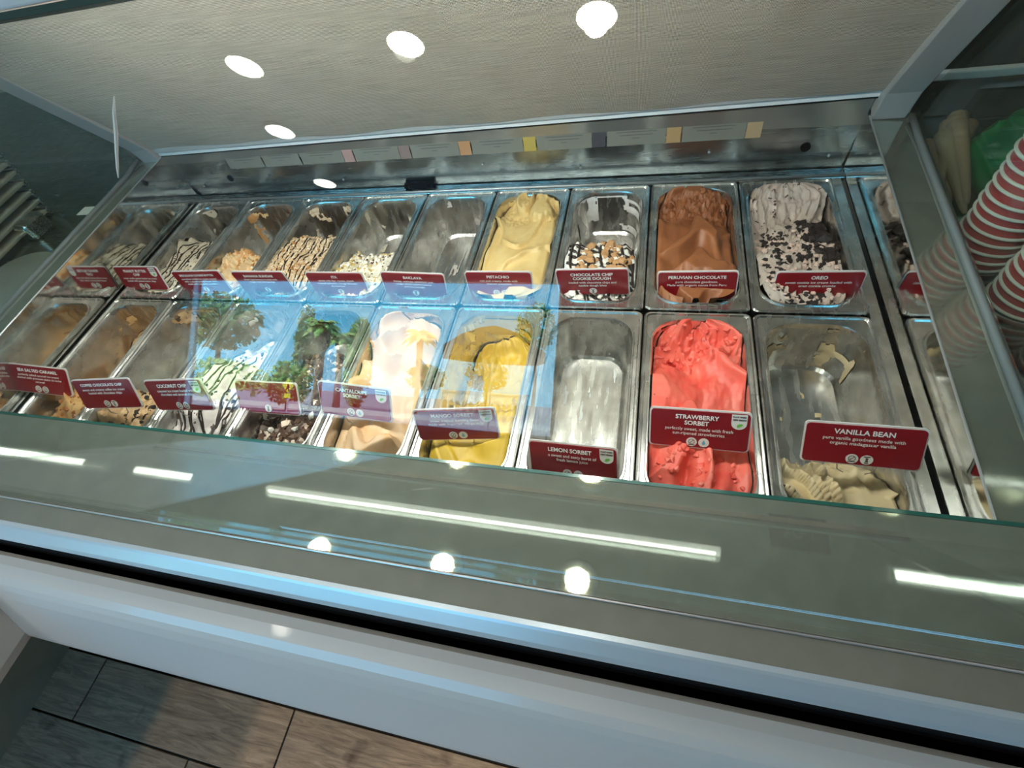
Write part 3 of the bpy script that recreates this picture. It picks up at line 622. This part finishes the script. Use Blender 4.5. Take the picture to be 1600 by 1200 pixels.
def badge(parent, x, z, kind):
    r = .0070
    vs, fs = disc(x, z, r, -.0031); b_ = link('badge', vs, fs, BADGE, parent)
    mb = MB(); y = -.0034
    if kind in ('grain', 'mark'):
        n = 18; ri, ro = .0034, .0042
        vs = [(x + rr_ * math.cos(2 * PI * k / n), y, z + .0006 + rr_ * math.sin(2 * PI * k / n)) for rr_ in (ri, ro) for k in range(n)]
        mb.add(vs, [(k, (k + 1) % n, n + (k + 1) % n, n + k) for k in range(n)])
        mb.add([(x - .0028, y, z - .0016), (x - .0022, y, z - .0024), (x + .0028, y, z + .0028), (x + .0022, y, z + .0034)], [(0, 1, 2, 3)])
        mb.add([(x - .004, y, z - .0048), (x + .004, y, z - .0048), (x + .004, y, z - .0036), (x - .004, y, z - .0036)], [(0, 1, 2, 3)])
        m_ = INKD
    elif kind == 'milk':
        mb.add([(x - .0038, y, z + .005), (x + .0038, y, z + .005), (x + .0034, y, z + .0036), (x - .0034, y, z + .0036)], [(0, 3, 2, 1)])
        mb.add([(x - .0017, y, z + .0026), (x + .0017, y, z + .0026), (x + .0010, y, z), (x + .0020, y, z - .003), (x - .0020, y, z - .003), (x - .0010, y, z)], [(0, 5, 4, 3, 2, 1)])
        mb.add([(x - .0022, y, z - .0052), (x + .0022, y, z - .0052), (x + .0022, y, z - .0038), (x - .0022, y, z - .0038)], [(0, 1, 2, 3)])
        m_ = INKD
    else:
        pts_ = [(x + .0024 * math.sin(a) * (1 if True else 0), y, z - .0012 - .0024 * math.cos(a)) for a in [k * PI / 6 - PI / 2 - PI / 6 + PI / 3 for k in range(-1, 9)]]
        pts_ = [(x + .0024 * math.cos(a), y, z - .0010 + .0024 * math.sin(a)) for a in [math.radians(d_) for d_ in range(150, 391, 24)]] + [(x, y, z + .0042)]
        mb.add(pts_, [tuple(range(len(pts_)))]); m_ = DROP
    mb.out('badge_symbol', m_, b_)
def sign(nm, pose, title, desc, badges, leaf=False, label=None, tsize=.0088):
    cx, cy, cz, lean, yaw, roll = pose
    t = thing('flavor_sign', label, 'sign', (cx, cy, cz), 'red flavour signs on the tubs')
    Rm = Matrix.Rotation(yaw, 4, 'Z') @ Matrix.Rotation(lean, 4, 'X') @ Matrix.Rotation(roll, 4, 'Y')
    t.rotation_euler = Rm.to_euler()
    card_mesh(.065, .030, .006, -.0010, .0014).out('holder', ACRYL, t)
    card_mesh(.0628, .0278, .005, -.0026, -.0011).out('card', CARD, t)
    z = .0185 if title else .012
    for k, ln in enumerate(title): text(ln, tsize, 0 if not leaf else -.003, z - k * .0088, t, 'title', .0002, .092 if not leaf else .082)
    z2 = z - len(title) * .0088 - .0005
    for k, ln in enumerate(desc): text(ln, .0066, 0, z2 - k * .0068, t, 'description', 0, .112)
    n = len(badges)
    for k, b_ in enumerate(badges): badge(t, (k - (n - 1) / 2) * .0158, -.0192, b_)
    if leaf:
        vs = [(.040, -.0030, .0272), (.040, -.0030, .014)] + [(.0495 - .0095 * math.cos(a), -.0030, .0135 - .0085 * math.sin(a)) for a in [k * PI / 8 for k in range(1, 8)]] + [(.059, -.0030, .014), (.059, -.0030, .0272)]
        pb_ = link('plant_badge', vs, [tuple(range(len(vs)))], BADGE, t)
        text('PLANT BASED', .0032, .0495, .0235, t, 'badge_lettering', .0002, .0165, INKD, -.0033); text('100% VEGAN', .0032, .0495, .0192, t, 'badge_lettering', .0002, .0165, INKD, -.0033)
        lf = [(.0495 + .0036 * math.cos(a) * (1 + .3 * math.cos(a)), -.0033, .0110 + .0024 * math.sin(a) + .0014 * math.cos(a)) for a in [k * PI / 7 for k in range(14)]]
        link('leaf_symbol', lf, [tuple(range(14))], LEAF, pb_)
    for s in (-1, 1): MB().tube([(s * .022, .0016, -.028), (s * .020, .003, -.040), (s * .012, .006, -.046)], .0007, 5).out('wire_clip', WIRE, t)
    return t
G = 'red sign lettered %s'
sign('sea', (.214, -.253, .031, -.637, .16, .18), ['SEA SALTED CARAMEL'], ['perfectly salted caramel ice cream', 'swirled with premium dulce de leche', 'caramel'], ['grain', 'mark'], label=G % 'SEA SALTED CARAMEL, front row, leftmost')
sign('cof', (.442, -.283, .055, -.51, .09, -.02), ['COFFEE CHOCOLATE CHIP'], ['sweet and creamy coffee ice cream', 'loaded with chocolate chips'], ['grain', 'milk'], label=G % 'COFFEE CHOCOLATE CHIP in the front row')
sign('coc', (.62, -.282, .071, -.48, -.022, -.113), ['COCONUT CHIP'], ['coconut ice cream loaded with', 'chocolate and caramel chips'], ['grain', 'mark'], True, label=G % 'COCONUT CHIP with green leaf badge, front row')
sign('cho', (.741, -.244, .019, -.696, -.002, -.019), [], [], ['milk'], label='red sign without readable title at the dark brown tub, front row')
sign('can', (.924, -.247, .036, -.584, .014, .068), ['CANTALOUPE', 'SORBET'], [], ['grain', 'drop'], True, label=G % 'CANTALOUPE SORBET at the peach sorbet')
sign('man', (1.103, -.267, .026, -.392, .129, .005), ['MANGO SORBET'], ['sweet tropical bursting flavor,', 'made with imported mango pulp'], ['grain', 'drop'], True, label=G % 'MANGO SORBET in front of yellow sorbet')
sign('lem', (1.285, -.303, .012, -.54, -.148, -.144), ['LEMON SORBET'], ['a sweet and zesty burst of', 'fresh lemon juice'], ['grain', 'drop'], True, label=G % 'LEMON SORBET, lowest, half behind the glass edge')
sign('stw', (1.452, -.243, .029, -.575, -.097, -.095), ['STRAWBERRY', 'SORBET'], ['perfectly sweet, made with fresh', 'sun-ripened strawberries'], ['grain', 'drop'], True, label=G % 'STRAWBERRY SORBET over the coral sorbet')
sign('van', (1.645, -.249, .032, -.548, -.13, -.125), ['VANILLA BEAN'], ['pure vanilla goodness made with', 'organic madagascar vanilla'], ['grain', 'milk'], label=G % 'VANILLA BEAN, largest, front right', tsize=.0095)
sign('pea', (.231, .045, .022, -.30, .0, .0), ['PEANUT BUTTER', 'CHIP'], ['sweet vanilla peanut butter ice cream', 'loaded with peanut butter chips'], ['grain', 'milk'], True, label=G % 'PEANUT BUTTER CHIP, back row, leftmost')
sign('spe', (.405, .042, .016, -.12, .03, .0), ['SPECULOOS COOKIE BUTTER'], ['speculoos cookie ice cream, loaded', 'with a spiced cookie butter swirl', 'made with speculoos crumble'], ['milk'], label=G % 'SPECULOOS COOKIE BUTTER in the back row')
sign('bna', (.583, .033, .026, -.017, .011, .005), ['BANANA SUNDAE'], ['fresh ripe bananas loaded with', 'fudge, nuts and cherries'], ['milk'], label=G % 'BANANA SUNDAE in the back row')
sign('ita', (.752, .045, .012, -.08, .03, .03), ['ITA'], ['whole milk fior, ricotta, mixed', 'roasted pistachio, orange blossom', '& cinnamon'], ['milk'], label='red sign whose title ends in ITA, back row')
sign('bak', (.926, .045, .012, -.07, .09, .12), ['BAKLAVA'], ['honey, walnuts, cinnamon and', 'crispy phyllo baklava pieces', 'swirled through'], ['milk'], label=G % 'BAKLAVA behind the empty streaked tub')
sign('pis', (1.103, .047, .014, -.079, .022, .019), ['PISTACHIO'], ['rich and creamy, made with', 'roasted pistachios'], ['grain', 'milk'], label=G % 'PISTACHIO in front of pale yellow ice cream')
sign('ccd', (1.279, .045, .024, -.031, -.046, -.067), ['CHOCOLATE CHIP', 'COOKIE DOUGH'], ['loaded with chocolate chips and', 'cookie dough bites'], ['milk'], label=G % 'CHOCOLATE CHIP COOKIE DOUGH in the back row')
sign('per', (1.456, .051, .012, -.109, -.073, -.081), ['PERUVIAN CHOCOLATE'], ['pure chocolate goodness.', 'Made with organic cocoa from Peru'], ['grain', 'milk'], label=G % 'PERUVIAN CHOCOLATE over brown ice cream')
sign('ore', (1.645, .062, .002, -.141, -.022, -.034), ['OREO'], ['sweet cookie ice cream loaded with', 'oreo cookie crumbs'], ['milk'], label=G % 'OREO, back row, rightmost')
ap = text('API', .085, .0, .0, pl, 'lettering', .001, .12, P('plate_letters', (.35, .35, .33), .5)); ap.rotation_euler = (0, 0, 0); ap.location = (2.07, .15, ZC - .0125)
bpy.context.view_layer.update()
for o, mw in TEXTS:
    if mw and o.dimensions.x > mw: s = mw / o.dimensions.x; o.scale = (s, max(s, .8), 1)
    me = bpy.data.meshes.new_from_object(o); nm = o.name.split('.')[0]; nw = bpy.data.objects.new(nm, me)
    nw.parent = o.parent; nw.location = o.location; nw.rotation_euler = o.rotation_euler; nw.scale = o.scale
    bpy.data.objects.remove(o); nw.name = nm; COL.objects.link(nw)

# reflection of printed labels, painted as flat plates along the back panel's upper strip
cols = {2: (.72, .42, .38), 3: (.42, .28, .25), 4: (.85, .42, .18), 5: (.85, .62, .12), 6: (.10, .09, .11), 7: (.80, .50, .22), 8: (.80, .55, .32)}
REFLM = P('reflection_beige', (.20, .19, .16), .5); LINE = P('reflection_print', (.10, .095, .09), .6)
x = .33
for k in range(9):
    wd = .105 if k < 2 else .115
    t = thing('painted_reflection', 'small beige painted label reflection, %s on the back steel strip' % (['plain leftmost one', 'plain second one'][k] if k not in cols else ['', '', 'beside a pink patch', 'beside a maroon patch', 'beside an orange patch', 'beside a yellow patch', 'beside a black patch', 'beside a tan patch', 'beside a peach patch, rightmost'][k]), 'card', (x + wd / 2, .3835, .1075), 'painted reflections on the back strip')
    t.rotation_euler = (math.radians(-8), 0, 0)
    MB().box(-wd / 2, wd / 2, -.0022, -.0015, -.026, .024).out('reflection_face', REFLM, t)
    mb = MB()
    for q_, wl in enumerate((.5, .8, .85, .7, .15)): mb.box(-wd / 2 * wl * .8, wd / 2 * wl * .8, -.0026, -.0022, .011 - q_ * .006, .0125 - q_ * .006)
    mb.out('reflected_lines', LINE, t)
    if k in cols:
        MB().box(wd / 2 + .001, wd / 2 + .028, -.0022, -.0015, -.026, .018).out('reflected_patch', P('patch_%d' % k, [c * .55 for c in cols[k]], .5), t)
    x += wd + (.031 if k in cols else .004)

# ------------------------------------------------------------------ right side: counter, cups, bag
rc = thing('side_counter', 'steel-topped counter to the right of the case, under the cups', 'counter', (0, 0, 0))
MB().box(1.835, 4.0, -.47, 1.4, -.035, -.004).out('counter_top', steel('counter_steel', (.55, .62, .64), .06, .2, (2, 40, 40), .03), rc)
MB().box(1.84, 3.9, -.46, 1.3, -1.0, -.035).out('counter_body', P('counter_body', (.3, .32, .33), .5), rc)
CUPR = P('red_paper_cup', (.50, .05, .06), .35, coat=.3); CUPW = P('cup_rim_white', (.86, .80, .76), .45)
ORD = 'lowest second third fourth fifth sixth seventh eighth ninth tenth eleventh twelfth thirteenth fourteenth fifteenth sixteenth seventeenth eighteenth nineteenth twentieth twenty-first twenty-second twenty-third twenty-fourth twenty-fifth twenty-sixth'.split()
cupb = bpy.data.meshes.new('cup_wall'); cupr = bpy.data.meshes.new('cup_rim')
a_ = MB().lathe([(.0438, .004), (.034, .066), (.033, .066), (.0, .066)], 32); cupb.from_pydata(a_.v, [], a_.f); cupb.materials.append(CUPR)
a_ = MB().lathe([(.0432, .0), (.0462, .0), (.0474, .0018), (.0462, .004), (.0434, .004)], 32); cupr.from_pydata(a_.v, [], a_.f); cupr.materials.append(CUPW)
for me in (cupb, cupr):
    for p in me.polygons: p.use_smooth = True
for s_, (cx, cy, n, lb) in enumerate([(1.893, .145, 26, 'cup stack farther from the viewer'), (1.922, .043, 22, 'cup stack nearer the viewer'), (1.945, -.060, 9, 'third cup stack'), (1.96, -.165, 8, 'fourth cup stack')]):
    for k in range(n):
        t = thing('paper_cup', 'red paper cup, %s, %s' % ('lowest one' if k == 0 else ORD[k] + ' from the bottom', lb), 'cup', (cx + .0008 * math.sin(k * 1.7), cy + .0008 * math.cos(k * 2.3), -.0035 + k * .0158), ['far cup stack', 'near cup stack', 'third cup stack', 'fourth cup stack'][s_])
        for nm, me in (('cup_wall', cupb), ('cup_rim', cupr)):
            o = bpy.data.objects.new(nm, me); COL.objects.link(o); o.parent = t
bag = thing('green_bag', 'translucent green plastic bag behind the cups', 'bag', (1.992, .335, -.004))
vs = []; fs = []; n = 26
for j in range(11):
    for k in range(n):
        a = 2 * PI * k / n; r_ = (.105 + .02 * nz3(math.cos(a) * 2, math.sin(a) * 2, j * .4)) * math.sin(min(1, (j + 2) / 6) * PI / 2) * (1 - .05 * j)
        vs.append((r_ * math.cos(a) * 1.1, r_ * math.sin(a), j * .011 + .008 * nz3(k * .5, j * .7, 3)))
for j in range(10):
    for k in range(n): fs.append((j * n + k, j * n + (k + 1) % n, (j + 1) * n + (k + 1) % n, (j + 1) * n + k))
fs.append(tuple(range(n))[::-1]); fs.append(tuple(range(10 * n, 11 * n)))
link('bag_body', vs, fs, P('green_plastic', (.02, .22, .07), .25, coat=.4, mix=(.012, .12, .05), mscale=14), bag, smooth=True)
sm = []
con = thing('waffle_cone_bundle', 'bundle of tan wafer cones wrapped in clear film beside the green bag', 'cones', (1.868, .33, -.004))
for k in range(7):
    a = -.5 + k * .17
    p0 = Vector((.02 * math.sin(k), -.12 + .012 * k, .012 + .01 * (k % 3))); d = Vector((math.sin(a) * .55 + .12, .9, .25)).normalized()
    mb = MB().tube([p0 + d * (l * .17) for l in (0, .08, .4, .8, 1)], [.003, .006, .010, .014, .016], 10)
    mb.out('wafer_cone', P('wafer_%d' % k, (.34, .235 + .02 * (k % 2), .15), .6, bump=.4, bscale=120), con, smooth=True)
sl = MB().box(1.85, 3.2, .522, .536, .088, .104).out('counter_rail', WHITE, rc, bevel=.003)
MB().box(1.853, 1.865, .523, .535, -.004, .09).out('rail_post', ALU, rc)
MB().box(2.9, 2.912, .523, .535, -.004, .09).out('rail_post', ALU, rc)
MB().box(1.84, 2.9, .44, .446, -.004, .02).out('rail_strip', ALU, rc)
wbx = thing('dark_backdrop_cabinet', 'dark green-grey back cabinet behind the right counter', 'cabinet', (0, 0, 0))
MB().box(1.9, 4.0, 1.42, 1.65, -1.0, .9).out('cabinet_front', P('dark_cabinet', (.07, .09, .08), .3, mix=(.12, .12, .09), mscale=5), wbx)
for k in range(3): MB().box(1.92 + k * .6, 2.48 + k * .6, 1.40, 1.42, .03, .42).out('door', P('dark_door', (.09, .10, .08), .2), wbx)

# ------------------------------------------------------------------ left side: counter, trays, dispenser, sticker
lc = thing('side_counter', 'dark steel counter to the left of the case', 'counter', (0, 0, 0))
MB().box(-2.6, .075, -.47, 1.3, -.035, -.004).out('counter_top', steel('dark_counter_steel', (.26, .30, .28), .12, .3, (3, 20, 20), .01), lc)
MB().box(-2.5, .07, -.46, 1.2, -1.0, -.035).out('counter_body', P('counter_body2', (.12, .13, .12), .5), lc)
TRAY = P('tray_metal', (.52, .50, .44), .42, .45)
for k in range(11):
    t = thing('tray_lid', 'flat steel tub lid in the stepped stack on the left counter, %s' % ['bottom one', 'second from bottom', 'third from bottom', 'fourth from bottom', 'fifth from bottom', 'middle one', 'fifth from top', 'fourth from top', 'third from top', 'second from top', 'top one'][k], 'tray', (-.63 - .012 * k, .17 + .012 * k, -.0035 + k * .0235), 'stack of steel lids')
    t.rotation_euler = (0, 0, .12 + .02 * math.sin(k * 2))
    MB().box(-.27, .27, -.12, .14, .008, .018).out('lid_plate', TRAY, t, bevel=.003)
    MB().box(-.275, .275, -.125, -.115, 0, .022).box(-.275, .275, .135, .145, 0, .022).out('lid_edge', STEEL, t, bevel=.002)
nd = thing('napkin_dispenser', 'small steel napkin dispenser beside the stack of lids', 'dispenser', (-.335, .255, -.0035))
MB().box(-.025, .025, -.035, .035, 0, .045).out('dispenser_body', STEEL, nd, bevel=.006)
MB().box(-.019, .019, -.038, -.034, .008, .038).out('face_plate', MIRR, nd, bevel=.002)
o = MB().lathe([(.0, .0), (.11, .0), (.115, .006), (.115, .03), (.11, .034), (.02, .03), (0, .03)], 30, (-.16, .02, -.0035)).out('round_lid', P('grey_lid', (.24, .25, .23), .4), smooth=True)
tag(o, 'round grey plastic lid lying on the left counter', 'lid')
st = MB().box(-.265, -.215, .330, .368, -.0035, -.0027).out('label_sticker', P('sticker_white', (.75, .78, .74), .5))
tag(st, 'small white paper label lying on the left counter', 'sticker')
# thin white streak on front glass
def on_glass(pts, off=.0006): return [Vector(p) + nr * off for p in pts]
sp_ = on_glass([(.9305, -.244, .508), (.9235, -.249, .498), (.917, -.256, .485), (.909, -.264, .471), (.903, -.269, .461), (.9005, -.2735, .4545)])
tag(MB().tube(sp_, [.0004, .0014, .0016, .0014, .0012, .0005], 6).out('white_streak', P('streak_white', (.9, .9, .88), .5), smooth=True), 'thin curved white streak on the front glass, upper left', 'smear')

# ------------------------------------------------------------------ outdoors (seen mirrored in the front glass)
gm = P('asphalt', (.22, .23, .26), .9); 
vs = [(-90, -3.66, -1.02), (40, -3.66, -1.02), (-90, -16, -1.05), (40, -16, -1.05), (-90, -60, -2.5), (40, -60, -2.5), (-200, -200, -4), (60, -200, -4)]
struct(link('street', vs, [(0, 1, 3, 2)[::-1], (2, 3, 5, 4)[::-1], (4, 5, 7, 6)[::-1]], gm))
struct(MB().box(-60, 10, -21.3, -20.8, -1.3, -1.0).out('kerb', P('pale_kerb', (.75, .74, .70), .8)))
def leafmat(n, c, c2): return P(n, c, .7, mix=c2, mscale=1.2)
def foliage(center, rad, n, size, seed, hole=.3):
    R = random.Random(seed); vs = []; fs = []
    for k in range(n):
        d = Vector((R.gauss(0, 1), R.gauss(0, 1), R.gauss(0, 1))).normalized(); rr_ = R.random() ** .4
        p = Vector((center[0] + d.x * rad[0] * rr_, center[1] + d.y * rad[1] * rr_, center[2] + d.z * rad[2] * rr_))
        if noise.noise(p * (2.2 / max(rad))) < -hole: continue
        a = Vector((R.gauss(0, 1), R.gauss(0, 1), R.gauss(0, 1))).normalized(); b_ = a.cross(Vector((R.random(), R.random(), 1))).normalized()
        s = size * R.uniform(.6, 1.4); i = len(vs)
        vs += [p - a * s, p + b_ * s * .5, p + a * s, p - b_ * s * .5]; fs.append((i, i + 1, i + 2, i + 3))
    return vs, fs
def tree(label, base, h, crown, rad, n, size, mats, seed, trunk_r=.15, cat='tree', name='tree'):
    t = thing(name, label, cat, base)
    if trunk_r: MB().tube([(0, 0, 0), (.02 * h, 0, h * .5), (crown[0], crown[1], crown[2])], [trunk_r, trunk_r * .8, trunk_r * .4], 8).out('trunk', mats[1], t, smooth=True)
    vs, fs = foliage(crown, rad, n, size, seed); o = link('foliage', vs, fs, mats[0], t); o['kind'] = 'stuff'
    return t
BARK = P('bark', (.16, .11, .07), .9); BARK2 = P('palm_bark', (.30, .23, .15), .9)
G1 = leafmat('dark_green_leaves', (.06, .16, .05), (.12, .26, .07)); G2 = leafmat('light_green_leaves', (.32, .50, .10), (.50, .62, .22)); G3 = leafmat('mid_green_leaves', (.12, .30, .06), (.22, .42, .10)); G4 = leafmat('grey_leaves', (.16, .17, .12), (.24, .22, .18))
tree('dark spreading pine tree, at the far left outdoors', (-19.6, -20, -1.2), 5, (0, 0, 4.2), (2.4, 1.6, 1.5), 2600, .16, (G1, BARK), 1)
tree('slender dark cypress between the pine and the palms', (-26.8, -36, -1.7), 8, (0, 0, 4.4), (1.0, 1.0, 4.4), 1800, .2, (G1, BARK), 2)
tree('tall pointed cypress right of the palms', (-20.2, -34, -1.6), 7, (0, 0, 3.6), (1.15, 1.15, 3.9), 2400, .2, (G3, BARK), 3)
tree('light green bush at the far left', (-15.0, -16, -1.1), 1, (0, 0, 1.2), (2.2, 1.0, .85), 2200, .12, (G2, BARK), 4, .05, 'bush', 'bush')
tree('rounded mid green bush behind the pedestrian sign', (-13.5, -18, -1.1), 1, (0, 0, 1.2), (1.1, .9, 1.0), 1700, .11, (G3, BARK), 5, .05, 'bush', 'bush')
tree('small round tree left of the white arcades', (-17.0, -40, -1.8), 3, (0, 0, 3.1), (1.9, 1.4, 1.2), 1500, .2, (G1, BARK), 6)
tree('grey-leaved bare tree behind the white arcades', (-11.2, -40, -1.8), 4, (0, 0, 3.6), (2.0, 1.4, 1.5), 1300, .2, (G4, BARK), 7)
tree('dark fir branch tree near the window, right', (-.55, -9, -1.0), 3, (0, 0, 2.6), (.42, .4, .5), 1500, .045, (G1, BARK), 8, .04)
def palm(label, base, h, fl, tr, seed, skirt):
    t = thing('palm_tree', label, 'palm tree', base)
    MB().tube([(0, 0, 0), (.05, 0, h * .5), (0, 0, h)], [tr * 1.2, tr, tr * 1.5], 10).out('trunk', BARK2, t, smooth=True)
    if skirt: MB().lathe([(tr, h - 1.9), (tr * 2.2, h - 1.3), (tr * 2.6, h - .5), (tr * 1.4, h)], 12).out('leaf_base_skirt', P('dry_skirt', (.26, .19, .10), .9, bump=1, bscale=6), t)
    R = random.Random(seed)
    for k in range(22):
        a = 2 * PI * k / 22 + R.random() * .2; el = R.uniform(.0, 1.3); vs = []; fs = []
        for s in range(9):
            q_ = s / 8; r_ = fl * q_ * math.cos(el * .6); z = h + fl * (q_ * math.sin(el) * .9 - q_ * q_ * .75); w_ = .24 * fl * math.sin(PI * min(1, q_ * .9 + .1)) * .8
            c_ = Vector((r_ * math.cos(a), r_ * math.sin(a), z)); sd_ = Vector((-math.sin(a), math.cos(a), 0))
            vs += [c_ - sd_ * w_ + Vector((0, 0, -w_ * .6)), c_, c_ + sd_ * w_ + Vector((0, 0, -w_ * .6))]
            if s:
                i = 3 * s
                fs += [(i - 3, i - 2, i + 1, i), (i - 2, i - 1, i + 2, i + 1)]
        link('frond', vs, fs, G2 if k % 3 == 0 else G3, t)
palm('palm tree with thick shaggy trunk top, left of the two', (-17.9, -26, -1.35), 5.2, 1.45, .24, 1, True)
palm('palm tree with drooping fronds, right of the two', (-19.2, -30, -1.5), 5.0, 1.7, .22, 2, False)
palm('tall thin palm nearer the shop', (-9.2, -22, -1.2), 4.2, 1.0, .12, 3, False)
def arcade(label, x0, x1, y, z0, z1, n):
    t = thing('arcade_building', label, 'building', ((x0 + x1) / 2, y, z0)); w_ = x1 - x0; h = z1 - z0
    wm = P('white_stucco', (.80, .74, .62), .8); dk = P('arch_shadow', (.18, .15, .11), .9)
    MB().box(-w_ / 2, w_ / 2, -2, 0, 0, h).out('wall', wm, t)
    MB().box(-w_ / 2 - .15, w_ / 2 + .15, -2.1, .2, h, h + .22).out('roof', P('cornice', (.85, .80, .70), .8), t)
    for k in range(n):
        c_ = -w_ / 2 + w_ * (k + .5) / n; r_ = w_ / n * .32
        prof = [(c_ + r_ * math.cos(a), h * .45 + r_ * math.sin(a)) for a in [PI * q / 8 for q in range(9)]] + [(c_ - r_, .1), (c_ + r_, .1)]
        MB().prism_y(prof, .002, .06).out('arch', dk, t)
arcade('white arcaded building, left of two', -23.6, -18.9, -60, -2.45, .15, 5)
arcade('white arcaded building, right of two', -18.3, -12.2, -60, -2.5, .15, 8)
ps = thing('crossing_sign', 'yellow diamond pedestrian crossing sign on a post', 'sign', (-6.06, -9, -1.02))
YEL = P('yellow_sign', (.80, .85, .03), .5)
MB().tube([(0, 0, 0), (0, 0, 1.35)], .018, 8).out('post', ALU, ps)
MB().prism_y([(0, 1.0), (.15, 1.16), (0, 1.32), (-.15, 1.16)], .02, .03).out('diamond_plate', YEL, ps)
MB().box(-.08, .08, .02, .03, .88, .98).out('lower_plate', YEL, ps)
MB().prism_y([(-.01, 1.20), (.02, 1.20), (.05, 1.12), (.03, 1.08), (.06, 1.04), (.03, 1.03), (.0, 1.09), (-.04, 1.04), (-.05, 1.06), (-.02, 1.12)], .031, .034).out('walker_symbol', BLACK, ps)
um = thing('patio_umbrella', 'dark brown patio umbrella outside the shop window', 'umbrella', (-2.05, -11.2, -1.02))
UM = P('brown_canvas', (.10, .075, .05), .8)
n = 8; prof = [(0, 2.98), (.4, 2.88), (.85, 2.68), (1.32, 2.36)]
mb = MB(); mb.lathe([(max(r_, .001), z) for r_, z in prof] + [(1.32, 2.1), (1.30, 2.1), (1.30, 2.33), (.85, 2.64), (.001, 2.93)], n); mb.out('canopy', UM, um)
MB().tube([(0, 0, 0), (0, 0, 2.95)], .022, 8).out('pole', ALU, um)
for k in range(8):
    a = 2 * PI * k / 8; MB().tube([(0, 0, 2.90), (1.28 * math.cos(a), 1.28 * math.sin(a), 2.33)], .008, 5).out('rib', ALU, um)
MB().lathe([(.0, .0), (.25, 0), (.25, .06), (.05, .09), (0, .09)], 20).out('base', BLACK, um)
